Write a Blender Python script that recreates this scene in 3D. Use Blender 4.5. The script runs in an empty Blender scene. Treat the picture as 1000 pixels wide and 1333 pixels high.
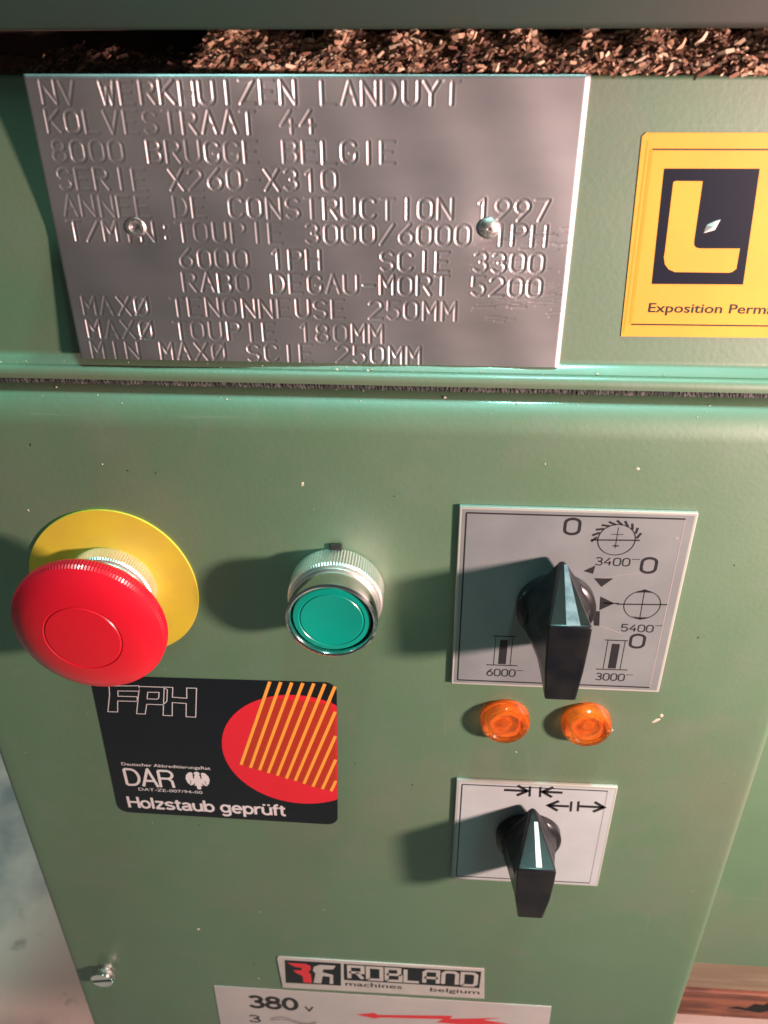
import bpy, bmesh, math, random
import numpy as np
from mathutils import Vector, Matrix
from mathutils.geometry import tessellate_polygon

random.seed(7)
rng = np.random.default_rng(7)
MM = 0.001
Z0 = 1000.0           # all coordinates below are millimetres: x right, y into the machine, z up from camera height
scn = bpy.context.scene
C = scn.collection
PI = math.pi

# ------------------------------------------------------------------ camera
cam_d = bpy.data.cameras.new('camera')
cam = bpy.data.objects.new('camera', cam_d)
C.objects.link(cam)
pitch, yaw, roll = 0.56218087, 0.06765475, -0.0067975
Rx = Matrix.Rotation(pitch, 3, 'X'); Ry = Matrix.Rotation(yaw, 3, 'Y'); Rz = Matrix.Rotation(roll, 3, 'Z')
M = Rz @ Rx @ Ry      # columns: world right, world down, world into, in camera axes (right, down, forward)
right = Vector((M[0][0], M[0][2], -M[0][1]))
up = -Vector((M[1][0], M[1][2], -M[1][1]))
back = -Vector((M[2][0], M[2][2], -M[2][1]))
R = Matrix((right, up, back)).transposed().to_4x4()
cam.matrix_world = Matrix.Translation((0, -0.235, Z0 * MM)) @ R
cam_d.sensor_fit = 'HORIZONTAL'
cam_d.sensor_width = 36.0
cam_d.lens = 1.12346759 * 36.0
cam_d.clip_start = 0.01
cam_d.clip_end = 50
cam_d.dof.use_dof = True
cam_d.dof.focus_distance = 0.292
cam_d.dof.aperture_fstop = 24.0
scn.camera = cam

# ------------------------------------------------------------------ world, lamps, exposure
w = bpy.data.worlds.new('World')
scn.world = w
w.use_nodes = True
bg = w.node_tree.nodes['Background']
bg.inputs[0].default_value = (0.62, 0.84, 0.82, 1)
bg.inputs[1].default_value = 0.075

def area(name, loc, target, power, color, sx, sy, shape='RECTANGLE'):
    d = bpy.data.lights.new(name, 'AREA')
    d.energy = power; d.color = color; d.shape = shape; d.size = sx; d.size_y = sy
    o = bpy.data.objects.new(name, d); C.objects.link(o)
    o.location = Vector((loc[0], loc[1], loc[2] + Z0)) * MM
    t = Vector((target[0], target[1], target[2] + Z0)) * MM
    o.rotation_euler = (t - o.location).to_track_quat('-Z', 'Y').to_euler()
    return o
area('work_lamp', (455, -292, -92), (-20, 0, -200), 8.9, (1.0, 0.70, 0.64), 0.055, 0.055, 'ELLIPSE')
area('ceiling_tube', (175, -110, 1050), (0, 0, -110), 19.0, (0.40, 0.95, 0.87), 0.26, 0.08)

area('floor_fill_lamp', (-750, 800, 650), (-500, 400, -1000), 6.5, (0.98, 0.92, 0.90), 0.3, 0.3)  # unseen fill light, added behind the machine to brighten the floor
scn.view_settings.view_transform = 'Standard'
scn.view_settings.look = 'None'
scn.view_settings.exposure = 0.0
scn.view_settings.gamma = 1.0
scn.view_settings.use_curve_mapping = False
scn.cycles.max_bounces = 8
scn.cycles.use_denoising = True

# ------------------------------------------------------------------ materials
def mat(name, col, rough=0.5, metal=0.0, col2=None, nscale=300, bump=0.0, bscale=900, stretch=None,
        coat=0.0, trans=0.0, spec=0.5, lo=0.4, hi=0.6, rvar=0.0, sss=0.0):
    m = bpy.data.materials.new(name); m.use_nodes = True
    nt = m.node_tree; b = nt.nodes['Principled BSDF']
    b.inputs['Base Color'].default_value = (*col, 1)
    b.inputs['Roughness'].default_value = rough
    b.inputs['Metallic'].default_value = metal
    b.inputs['Coat Weight'].default_value = coat
    b.inputs['Transmission Weight'].default_value = trans
    b.inputs['Specular IOR Level'].default_value = spec
    if sss:
        b.inputs['Subsurface Weight'].default_value = sss
        b.inputs['Subsurface Radius'].default_value = (0.004, 0.001, 0.0005)
        b.inputs['Subsurface Scale'].default_value = 1.0
    tc = nt.nodes.new('ShaderNodeTexCoord')
    mp = nt.nodes.new('ShaderNodeMapping')
    nt.links.new(tc.outputs['Object'], mp.inputs[0])
    if stretch: mp.inputs['Scale'].default_value = stretch
    if col2 is not None:
        n = nt.nodes.new('ShaderNodeTexNoise'); n.inputs['Scale'].default_value = nscale; n.inputs['Detail'].default_value = 6
        r = nt.nodes.new('ShaderNodeValToRGB')
        r.color_ramp.elements[0].position = lo; r.color_ramp.elements[1].position = hi
        r.color_ramp.elements[0].color = (*col, 1); r.color_ramp.elements[1].color = (*col2, 1)
        nt.links.new(mp.outputs[0], n.inputs['Vector']); nt.links.new(n.outputs['Fac'], r.inputs[0])
        nt.links.new(r.outputs[0], b.inputs['Base Color'])
    if rvar:
        n = nt.nodes.new('ShaderNodeTexNoise'); n.inputs['Scale'].default_value = 40; n.inputs['Detail'].default_value = 5
        mr = nt.nodes.new('ShaderNodeMapRange')
        mr.inputs['To Min'].default_value = rough - rvar; mr.inputs['To Max'].default_value = rough + rvar
        nt.links.new(mp.outputs[0], n.inputs['Vector']); nt.links.new(n.outputs['Fac'], mr.inputs[0])
        nt.links.new(mr.outputs[0], b.inputs['Roughness'])
    if bump:
        n = nt.nodes.new('ShaderNodeTexNoise'); n.inputs['Scale'].default_value = bscale; n.inputs['Detail'].default_value = 3
        bp = nt.nodes.new('ShaderNodeBump'); bp.inputs['Strength'].default_value = bump; bp.inputs['Distance'].default_value = 0.0002
        nt.links.new(mp.outputs[0], n.inputs['Vector']); nt.links.new(n.outputs['Fac'], bp.inputs['Height'])
        nt.links.new(bp.outputs[0], b.inputs['Normal'])
    return m

PAINT = mat('green_machine_paint', (0.068, 0.148, 0.070), 0.55, 0, (0.080, 0.158, 0.078), 26, bump=0.26, bscale=620, rvar=0.06, lo=.3, hi=.7, coat=.2, spec=1.6)
PAINT.node_tree.nodes['Principled BSDF'].inputs['Coat Roughness'].default_value = .09
# worn, dirty patches with shapes of their own
def dirty(m, col, scale, lo, hi, amount, stretch=None, tilt=0.0):
    nt = m.node_tree; b = nt.nodes['Principled BSDF']
    src = b.inputs['Base Color'].links[0].from_socket
    tc = nt.nodes.new('ShaderNodeTexCoord')
    n = nt.nodes.new('ShaderNodeTexNoise'); n.inputs['Scale'].default_value = scale; n.inputs['Detail'].default_value = 9; n.inputs['Roughness'].default_value = .65
    mr = nt.nodes.new('ShaderNodeMapRange'); mr.inputs['From Min'].default_value = lo; mr.inputs['From Max'].default_value = hi
    mr.inputs['To Max'].default_value = amount
    mx = nt.nodes.new('ShaderNodeMix'); mx.data_type = 'RGBA'
    mx.inputs[7].default_value = (*col, 1)
    mp = nt.nodes.new('ShaderNodeMapping'); mp.inputs['Rotation'].default_value = (0, tilt, 0)
    if stretch: mp.inputs['Scale'].default_value = stretch
    nt.links.new(tc.outputs['Object'], mp.inputs[0]); nt.links.new(mp.outputs[0], n.inputs['Vector']); nt.links.new(n.outputs['Fac'], mr.inputs[0])
    nt.links.new(mr.outputs[0], mx.inputs[0]); nt.links.new(src, mx.inputs[6]); nt.links.new(mx.outputs[2], b.inputs['Base Color'])
dirty(PAINT, (0.15, 0.13, 0.09), 9, .50, .72, .5)
dirty(PAINT, (0.12, 0.16, 0.11), 70, .52, .70, .35)
dirty(PAINT, (0.03, 0.04, 0.03), 260, .70, .76, .6)
dirty(PAINT, (0.20, 0.25, 0.17), 14, .67, .73, .22, (1, 1, 26), .75)
dirty(PAINT, (0.19, 0.23, 0.16), 16, .68, .74, .2, (24, 1, 1.6), .6)
BEAM = mat('dark_green_grey_rail', (0.022, 0.044, 0.032), 0.55, 0.0, (0.036, 0.036, 0.028), 9, bump=.2, bscale=200)
RUBBER = mat('grey_seal', (0.025, 0.03, 0.028), 0.9, 0, (0.12, 0.11, 0.10), 420, bump=1.0, bscale=900, lo=.45, hi=.7)
STEEL = mat('brushed_plate_steel', (0.545, 0.53, 0.545), 0.49, 1.0, (0.42, 0.385, 0.39), 7, bump=.05, bscale=240, stretch=(1, 1, 2.5), rvar=.04, lo=.35, hi=.68)
CHROME = mat('chrome', (0.80, 0.80, 0.78), 0.13, 1.0)
KNURL = mat('knurled_metal', (0.88, 0.84, 0.78), 0.42, 1.0)
RIVET = mat('rivet_metal', (0.85, 0.80, 0.77), 0.46, 1.0, (.4, .36, .34), 900)
RED = mat('red_plastic', (0.62, 0.006, 0.020), 0.33, 0, bump=.06, bscale=500, coat=.12)
REDD = mat('red_sleeve', (0.5, 0.01, 0.02), 0.4)
GREENCAP = mat('teal_green_plastic', (0.0, 0.29, 0.215), 0.30, 0, coat=.2)
BLACK = mat('black_plastic', (0.006, 0.006, 0.009), 0.30, 0, (0.013, 0.012, 0.013), 90, bump=.12, bscale=500, spec=.38, rvar=.07)
PALEBLUE = mat('pale_blue_highlight', (0.14, 0.17, 0.20), 0.4, 0, (0.27, 0.29, 0.33), 260)  # blue-white highlight painted as a wedge on the large switch's lever
BLACKM = mat('black_matt', (0.01, 0.01, 0.01), 0.7)
YELLOW = mat('yellow_disc', (0.62, 0.47, 0.032), 0.55, 0, (0.57, 0.42, 0.038), 60, bump=.1, bscale=600)
YSTICK = mat('yellow_print', (0.78, 0.405, 0.055), 0.45, 0, (0.73, 0.37, 0.055), 40)
YLINE = mat('yellow_edge', (0.66, 0.32, 0.03), 0.45)
NAVY = mat('dark_navy_print', (0.008, 0.010, 0.022), 0.35)
INK = mat('black_ink', (0.016, 0.015, 0.017), 0.5)
GREYINK = mat('faint_grey_ink', (0.30, 0.27, 0.27), 0.5)
SWPL = mat('pale_switch_plastic', (0.275, 0.295, 0.30), 0.42, .3, (0.24, 0.26, 0.265), 50, bump=.1, bscale=500)
SWRIM = mat('pale_rim_plastic', (0.36, 0.37, 0.33), 0.5)
SWPL2 = mat('white_switch_plastic', (0.42, 0.46, 0.465), 0.5, 0, (0.39, 0.425, 0.43), 50, bump=.1, bscale=500)
WHITE = mat('white_inlay', (0.75, 0.74, 0.72), 0.45)
PRWHITE = mat('white_print', (0.66, 0.62, 0.62), 0.5)
AMBER = mat('amber_plastic', (1.0, 0.38, 0.07), 0.14, 0, trans=.9)
AMBERCORE = mat('amber_core', (1.0, 0.50, 0.14), 0.4, 0, (0.75, 0.24, 0.04), 200)
STBLACK = mat('sticker_black', (0.006, 0.008, 0.012), 0.30, spec=.35)
STRED = mat('sticker_red', (0.66, 0.014, 0.03), 0.38)
STDRED = mat('sticker_deep_red', (0.42, 0.03, 0.012), 0.38)
STORG = mat('sticker_orange', (0.86, 0.36, 0.05), 0.4)
LOGOGREY = mat('label_grey', (0.46, 0.44, 0.40), 0.5, 0, (0.42, 0.40, 0.37), 80)
VOLT = mat('pale_label', (0.42, 0.40, 0.385), 0.5, 0, (0.46, 0.43, 0.41), 40)
LRED = mat('label_red', (0.60, 0.03, 0.04), 0.5)
DUST = mat('dark_brown_dust', (0.05, 0.026, 0.018), 0.9, 0, (0.17, 0.09, 0.06), 500, bump=1, bscale=700)
VOID = mat('dark_slot_metal', (0.04, 0.022, 0.017), 0.9, 0, (0.10, 0.055, 0.04), 60)
CONC = mat('floor_concrete', (0.26, 0.23, 0.23), 0.8, 0, (0.72, 0.52, 0.44), 5.5, bump=.4, bscale=60, lo=.42, hi=.58)
dirty(CONC, (0.08, 0.075, 0.07), 30, .60, .70, .6)
WOODP = mat('pale_brown_wood', (0.26, 0.21, 0.14), 0.6, 0, (0.20, 0.15, 0.10), 20, bump=.5, bscale=120, stretch=(1, 1, 9))
WOODR = mat('red_brown_wood', (0.26, 0.10, 0.06), 0.6, 0, (0.12, 0.05, 0.035), 40, bump=.6, bscale=90, stretch=(1, 1, 7))
PALEB = mat('pale_pink_board', (0.48, 0.38, 0.34), 0.5, 0, (.4, .32, .28), 20)
SPECK = mat('pale_speck', (0.48, 0.44, 0.33), 0.8)
SPECKD = mat('dark_speck', (0.02, 0.02, 0.015), 0.8)

# chip material: colour carried per chip (wood tones, darkened at the left end as painted shade)
CHIP = bpy.data.materials.new('wood_shavings'); CHIP.use_nodes = True
_nt = CHIP.node_tree; _a = _nt.nodes.new('ShaderNodeAttribute'); _a.attribute_name = 'tone'
_nt.links.new(_a.outputs['Color'], _nt.nodes['Principled BSDF'].inputs['Base Color'])
_nt.nodes['Principled BSDF'].inputs['Roughness'].default_value = .75

# ------------------------------------------------------------------ helpers
def thing(name, label, cat, loc, group=None):
    o = bpy.data.objects.new(name, None); C.objects.link(o)
    o.location = Vector((loc[0], loc[1], loc[2] + Z0)) * MM
    o.empty_display_size = .01
    o['label'] = label; o['category'] = cat
    if group: o['group'] = group
    o['o'] = list(map(float, loc))
    return o

def mesh_obj(name, verts, faces, m, parent=None, smooth=False, org=(0, 0, 0)):
    """verts in mm, relative to org; parented objects share the parent's frame."""
    v = (np.asarray(verts, dtype=float) - np.asarray(org, dtype=float)) * MM
    me = bpy.data.meshes.new(name); me.from_pydata(v.tolist(), [], faces)
    me.materials.append(m)
    if smooth: me.shade_smooth()
    o = bpy.data.objects.new(name, me); C.objects.link(o)
    if parent is not None: o.parent = parent
    else: o.location = Vector((org[0], org[1], org[2] + Z0)) * MM
    return o

def sharp(o, ang=35):
    bm = bmesh.new(); bm.from_mesh(o.data)
    bmesh.ops.remove_doubles(bm, verts=bm.verts, dist=1e-7)
    bmesh.ops.recalc_face_normals(bm, faces=bm.faces)
    for e in bm.edges:
        if len(e.link_faces) == 2 and e.calc_face_angle(0) > math.radians(ang): e.smooth = False
    bm.to_mesh(o.data); bm.free(); o.data.shade_smooth() if False else None
    for p in o.data.polygons: p.use_smooth = True
    return o

def bevel(o, width, seg=2, ang=30):
    bm = bmesh.new(); bm.from_mesh(o.data)
    bmesh.ops.recalc_face_normals(bm, faces=bm.faces)
    es = [e for e in bm.edges if len(e.link_faces) == 2 and e.calc_face_angle(0) > math.radians(ang)]
    bmesh.ops.bevel(bm, geom=es, offset=width * MM, segments=seg, affect='EDGES', profile=.5)
    bm.to_mesh(o.data); bm.free()
    sharp(o, 50)
    big = max(p.area for p in o.data.polygons)
    for p in o.data.polygons:
        if p.area > big * .03: p.use_smooth = False      # broad faces stay flat, only the rounded edges are smooth
    return o

def box(name, x0, x1, y0, y1, z0, z1, m, parent=None, org=(0, 0, 0), bev=0.0):
    v = [(x, y, z) for x in (x0, x1) for y in (y0, y1) for z in (z0, z1)]
    f = [(0, 1, 3, 2), (4, 6, 7, 5), (0, 4, 5, 1), (2, 3, 7, 6), (0, 2, 6, 4), (1, 5, 7, 3)]
    o = mesh_obj(name, v, f, m, parent, org=org)
    if bev: bevel(o, bev)
    return o

def lathe(name, prof, cx, cz, m, parent=None, y0=0.0, seg=96, org=(0, 0, 0), knurl=None, amp=0.0):
    """prof: list of (radius, height towards the viewer); axis is -y. knurl: indices whose radius alternates."""
    v, f = [], []
    n = len(prof)
    for k in range(seg):
        a = 2 * PI * k / seg
        for i, (r, h) in enumerate(prof):
            rr = r
            if knurl and i in knurl and k % 2: rr = r - amp
            v.append((cx + rr * math.cos(a), y0 - h, cz + rr * math.sin(a)))
    for k in range(seg):
        k2 = (k + 1) % seg
        for i in range(n - 1):
            f.append((k * n + i, k * n + i + 1, k2 * n + i + 1, k2 * n + i))
    o = mesh_obj(name, v, f, m, parent, org=org)
    return sharp(o, 32 if not knurl else 25)

def slab_poly(name, pts, y, th, m, parent=None, org=(0, 0, 0), bev=0.0):
    """outline pts (x,z); back at y, front at y-th"""
    n = len(pts)
    v = [(p[0], y, p[1]) for p in pts] + [(p[0], y - th, p[1]) for p in pts]
    tri = tessellate_polygon([[Vector((p[0], p[1], 0)) for p in pts]])
    f = [tuple(t) for t in tri] + [tuple(i + n for i in t)[::-1] for t in tri]
    f += [(i, (i + 1) % n, (i + 1) % n + n, i + n) for i in range(n)]
    o = mesh_obj(name, v, f, m, parent, org=org)
    bm = bmesh.new(); bm.from_mesh(o.data)
    bmesh.ops.recalc_face_normals(bm, faces=bm.faces)
    bmesh.ops.dissolve_limit(bm, angle_limit=.001, verts=bm.verts, edges=bm.edges)
    bm.to_mesh(o.data); bm.free()
    if bev: bevel(o, bev, 2)
    return o

class Flat:
    """flat print: polygons and strokes collected on one plane y"""
    def __init__(s, y): s.v = []; s.f = []; s.y = y; s.k = 0
    def poly(s, pts):
        b = len(s.v); s.v += [(p[0], s.y, p[1]) for p in pts]
        for t in tessellate_polygon([[Vector((p[0], p[1], 0)) for p in pts]]):
            s.f.append(tuple(b + i for i in t))
    def stroke(s, pts, wd, closed=False):
        P = [np.array(p, float) for p in pts]
        if closed: P = P + [P[0]]
        n = len(P)
        L, Rr = [], []
        for i in range(n):
            if closed: a, c = P[(i - 1) % (n - 1)] if i else P[n - 2], P[(i + 1) % (n - 1)] if i < n - 1 else P[1]
            else: a, c = P[max(i - 1, 0)], P[min(i + 1, n - 1)]
            p = P[i]
            d1 = p - a; d2 = c - p
            d1 = d1 / (np.linalg.norm(d1) + 1e-9) if np.linalg.norm(d1) > 1e-9 else d2 / (np.linalg.norm(d2) + 1e-9)
            d2 = d2 / (np.linalg.norm(d2) + 1e-9) if np.linalg.norm(d2) > 1e-9 else d1
            nn = np.array([-(d1 + d2)[1], (d1 + d2)[0]]); ln = np.linalg.norm(nn)
            nn = nn / ln if ln > 1e-6 else np.array([-d1[1], d1[0]])
            k = 1 / max(.5, abs(nn @ np.array([-d1[1], d1[0]])))
            L.append(p + nn * wd / 2 * k); Rr.append(p - nn * wd / 2 * k)
        b = len(s.v)
        for l, r in zip(L, Rr): s.v += [(l[0], s.y, l[1]), (r[0], s.y, r[1])]
        for i in range(n - 1): s.f.append((b + 2 * i, b + 2 * i + 1, b + 2 * i + 3, b + 2 * i + 2))
    def pen(s, pts, wd):
        """round-ended pen line; overlapping pieces sit a few microns apart"""
        P = [np.array(p, float) for p in pts]
        for a, b in zip(P[:-1], P[1:]):
            d = b - a; ln = np.linalg.norm(d)
            if ln < 1e-6: continue
            n = np.array([-d[1], d[0]]) / ln * wd / 2
            s.k += 1; y = s.y - .005 * (s.k % 9); k = len(s.v)
            for p in (a + n, a - n, b - n, b + n): s.v.append((p[0], y, p[1]))
            s.f.append((k, k + 1, k + 2, k + 3))
        for a in P[1:-1]:
            s.k += 1; y = s.y - .050 - .005 * (s.k % 7); k = len(s.v)
            for i in range(10): s.v.append((a[0] + wd * .498 * math.cos(i * PI / 5), y, a[1] + wd * .498 * math.sin(i * PI / 5)))
            s.f.append(tuple(range(k + 9, k - 1, -1)))
    def ring(s, cx, cz, r, wd, a0=0, a1=360, seg=48, rz=None):
        rz = rz or r
        s.stroke([(cx + r * math.cos(math.radians(a0 + (a1 - a0) * i / seg)), cz + rz * math.sin(math.radians(a0 + (a1 - a0) * i / seg))) for i in range(seg + 1)], wd)
    def build(s, name, m, parent, org, label=None):
        o = mesh_obj(name, s.v, s.f, m, parent, org=org)
        if label: o['label'] = label
        return o

def font_mesh(txt, off=0.0, shear=0.0):
    cu = bpy.data.curves.new('lettering', 'FONT'); cu.body = txt; cu.offset = off; cu.shear = shear; cu.resolution_u = 4
    o = bpy.data.objects.new('lettering', cu); C.objects.link(o)
    dg = bpy.context.evaluated_depsgraph_get(); dg.update()
    me = bpy.data.meshes.new_from_object(o.evaluated_get(dg))
    v = np.array([x.co[:2] for x in me.vertices]); f = [tuple(p.vertices) for p in me.polygons]
    C.objects.unlink(o); bpy.data.objects.remove(o); bpy.data.curves.remove(cu); bpy.data.meshes.remove(me)
    return v, f

def text(name, txt, x0, z0, x1, z1, y, m, parent, org, off=0.0, rot=0.0, shear=0.0):
    """lettering fitted to the box (x0,z0)-(x1,z1)"""
    v, f = font_mesh(txt, off, shear)
    mn, mx = v.min(0), v.max(0)
    u = (v - mn) / (mx - mn) * np.array([x1 - x0, z1 - z0])
    c, s = math.cos(rot), math.sin(rot)
    X = x0 + u[:, 0] * c - u[:, 1] * s; Zz = z0 + u[:, 0] * s + u[:, 1] * c
    vv = np.stack([X, np.full(len(X), y), Zz], 1)
    return mesh_obj(name, vv, f, m, parent, org=org)

# single-stroke stencil letters on a 4 x 6 grid, used by the stamping and the engraved dial figures
def arc(cx, cy, rx, ry, a0, a1, n=7):
    return [(cx + rx * math.cos(math.radians(a0 + (a1 - a0) * i / n)), cy + ry * math.sin(math.radians(a0 + (a1 - a0) * i / n))) for i in range(n + 1)]
O_ = [(0, 1.6)] + arc(2, 1.6, 2, 1.6, 180, 360) + [(4, 4.4)] + arc(2, 4.4, 2, 1.6, 0, 180) + [(0, 1.6)]
G = {
 'A': [[(0, 0), (2, 6), (4, 0)], [(.8, 2), (3.2, 2)]],
 'B': [[(0, 0), (0, 6)], [(0, 6)] + arc(2.4, 4.6, 1.4, 1.4, 90, -90) + [(0, 3.2)], [(0, 3.2)] + arc(2.6, 1.6, 1.4, 1.6, 90, -90) + [(0, 0)]],
 'C': [arc(2, 4.4, 2, 1.6, 20, 180) + arc(2, 1.6, 2, 1.6, 180, 340)],
 'D': [[(0, 0), (0, 6)], [(0, 6)] + arc(1.8, 3, 2.2, 3, 90, -90, 10) + [(0, 0)]],
 'E': [[(0, 0), (0, 6)], [(0, 6), (3.7, 6)], [(0, 3.1), (3, 3.1)], [(0, 0), (3.7, 0)]],
 'G': [arc(2, 4.4, 2, 1.6, 20, 180) + arc(2, 1.6, 2, 1.6, 180, 360) + [(4, 2.7), (2.3, 2.7)]],
 'H': [[(0, 0), (0, 6)], [(4, 0), (4, 6)], [(0, 3), (4, 3)]],
 'I': [[(2, 0), (2, 6)]],
 'J': [[(3.2, 6), (3.2, 1.6)] + arc(1.7, 1.6, 1.5, 1.6, 0, -180)],
 'K': [[(0, 0), (0, 6)], [(3.9, 6), (0, 2.4)], [(1.2, 3.5), (4, 0)]],
 'L': [[(0, 6), (0, 0)], [(0, 0), (3.7, 0)]],
 'M': [[(0, 0), (0, 6)], [(0, 6), (2, 2.4), (4, 6)], [(4, 6), (4, 0)]],
 'N': [[(0, 0), (0, 6)], [(0, 6), (4, 0)], [(4, 0), (4, 6)]],
 'O': [O_], '0': [O_],
 'P': [[(0, 0), (0, 6)], [(0, 6)] + arc(2.4, 4.5, 1.6, 1.5, 90, -90) + [(0, 3)]],
 'R': [[(0, 0), (0, 6)], [(0, 6)] + arc(2.4, 4.5, 1.6, 1.5, 90, -90) + [(0, 3)], [(2, 3), (4, 0)]],
 'S': [arc(2, 4.5, 1.9, 1.5, 25, 270) + arc(2, 1.5, 1.9, 1.5, 90, -155)],
 'T': [[(2, 0), (2, 6)], [(0, 6), (4, 6)]],
 'U': [[(0, 6), (0, 1.6)] + arc(2, 1.6, 2, 1.6, 180, 360) + [(4, 6)]],
 'V': [[(0, 6), (2, 0), (4, 6)]],
 'W': [[(0, 6), (1, 0), (2, 4.5), (3, 0), (4, 6)]],
 'X': [[(0, 0), (4, 6)], [(0, 6), (4, 0)]],
 'Y': [[(0, 6), (2, 3), (4, 6)], [(2, 3), (2, 0)]],
 'Z': [[(0, 6), (4, 6)], [(4, 6), (0, 0)], [(0, 0), (4, 0)]],
 '1': [[(.8, 4.8), (2.1, 6), (2.1, 0)]],
 '2': [arc(2, 4.3, 2, 1.7, 160, -20) + [(0, 0)], [(0, 0), (4, 0)]],
 '3': [arc(2, 4.5, 1.8, 1.5, 150, -90) + arc(2, 1.6, 2, 1.6, 90, -150)],
 '4': [[(2.9, 6), (0, 2), (4, 2)], [(3, 3.6), (3, 0)]],
 '5': [[(3.7, 6), (.3, 6), (.2, 3.2)] + arc(1.9, 1.9, 2, 1.9, 120, -150)],
 '6': [[(3.2, 6), (.4, 3)], arc(2, 1.9, 2, 1.9, 0, 360, 12)],
 '7': [[(0, 6), (4, 6), (1.4, 0)]],
 '8': [arc(2, 4.5, 1.7, 1.5, 0, 360, 10), arc(2, 1.55, 2, 1.55, 0, 360, 10)],
 '9': [[(.8, 0), (3.6, 3)], arc(2, 4.1, 2, 1.9, 0, 360, 12)],
 '/': [[(0, 0), (4, 6)]], '-': [[(.3, 3), (3.7, 3)]], ':': [[(2, 1), (2, 1.5)], [(2, 4.3), (2, 4.8)]],
 '#': [O_, [(0, 0), (4, 6)]],
}

# plain grotesque letters as strokes: x-height 4.3, capitals 6, descender -1.7
W = {
 'H': (4.6, [[(.5, 0), (.5, 6)], [(4.1, 0), (4.1, 6)], [(.5, 3.1), (4.1, 3.1)]]),
 'D': (4.8, [[(.5, .35), (.5, 5.65)], [(.5, 5.65), (2.2, 5.65)] + arc(2.2, 3, 2.1, 2.65, 90, -90, 12) + [(.5, .35)]]),
 'A': (4.8, [[(.3, 0), (2.4, 6), (4.5, 0)], [(1.1, 2), (3.7, 2)]]),
 'R': (4.8, [[(.5, 0), (.5, 5.65)], [(.5, 5.65), (2.9, 5.65)] + arc(2.9, 4.35, 1.4, 1.3, 90, -90, 8) + [(.5, 3.05)], [(3.0, 3.05)] + [(4.0, 2.2), (4.2, 0)]]),
 'o': (4.0, [arc(2, 2.15, 1.55, 1.85, 0, 360, 18)]),
 'l': (1.5, [[(.75, 0), (.75, 6)]]),
 'z': (3.7, [[(.3, 3.95), (3.3, 3.95)], [(3.2, 3.9), (.5, .4)], [(.3, .35), (3.4, .35)]]),
 's': (3.7, [arc(1.85, 3.15, 1.35, .85, 20, 250, 9) + arc(1.85, 1.2, 1.45, .88, 75, -160, 9)]),
 't': (2.4, [[(1.1, 5.4), (1.1, 1.0)] + arc(1.9, 1.0, .8, .7, 180, 270, 4) + [(2.3, .32)], [(.1, 4.0), (2.3, 4.0)]]),
 'a': (4.0, [arc(1.9, 3.0, 1.35, .98, 160, 0, 7) + [(3.25, .6), (3.7, .05)], [(3.2, 2.5), (1.8, 2.2)] + arc(1.6, 1.25, 1.1, .95, 100, 270, 7) + [(2.4, .4), (3.2, 1.2)]]),
 'u': (4.1, [[(.6, 4.3), (.6, 1.7)] + arc(2.0, 1.7, 1.4, 1.4, 180, 340, 8), [(3.5, 4.3), (3.5, 0)]]),
 'b': (4.2, [[(.6, 0), (.6, 6)], arc(2.2, 2.15, 1.5, 1.85, 0, 360, 18)]),
 'g': (4.2, [arc(1.95, 2.25, 1.5, 1.8, 0, 360, 18), [(3.5, 4.3), (3.5, -.3)] + arc(2.0, -.3, 1.5, 1.2, 0, -150, 8)]),
 'e': (4.0, [[(.5, 2.3), (3.5, 2.3)] + arc(2, 2.15, 1.55, 1.85, 5, 320, 16)]),
 'p': (4.2, [[(.6, -1.7), (.6, 4.3)], arc(2.2, 2.15, 1.5, 1.85, 0, 360, 18)]),
 'r': (2.7, [[(.6, 0), (.6, 4.3)], [(.6, 2.4)] + arc(2.1, 2.6, 1.4, 1.35, 170, 90, 5) + [(2.6, 3.95)]]),
 'f': (2.4, [[(1.0, 0), (1.0, 4.9)] + arc(1.8, 4.9, .8, .75, 180, 90, 4) + [(2.3, 5.65)], [(.1, 4.0), (2.2, 4.0)]]),
 'v': (3.8, [[(.3, 4.3), (1.9, .3), (3.5, 4.3)]]),
 '3': (4.2, [arc(2.0, 4.5, 1.4, 1.2, 160, -80, 9) + [(1.7, 3.2)], [(1.7, 3.2)] + arc(2.05, 1.75, 1.6, 1.4, 85, -160, 10)]),
 '8': (4.2, [arc(2.1, 4.5, 1.35, 1.15, 0, 360, 14), arc(2.1, 1.75, 1.6, 1.4, 0, 360, 14)]),
 '0': (4.2, [arc(2.1, 3, 1.55, 2.65, 0, 360, 18)]),
 ' ': (2.0, []),
}
W['\u00fc'] = (W['u'][0], W['u'][1] + [[(1.2, 5.0), (1.2, 5.8)], [(2.9, 5.0), (2.9, 5.8)]])
def write(q, txt, x0, z0, x1, zc, wd, slope=0.0):
    """strokes from baseline start (x0,z0); total width x1-x0; capital height zc"""
    tot = sum(W[c][0] for c in txt); kx = (x1 - x0) / tot; kz = zc / 6; x = 0
    for c in txt:
        for stk in W[c][1]:
            P = [(x0 + (x + a) * kx, z0 + b * kz + (x + a) * kx * slope) for a, b in stk]
            q.pen(P, wd)
        x += W[c][0]

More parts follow.
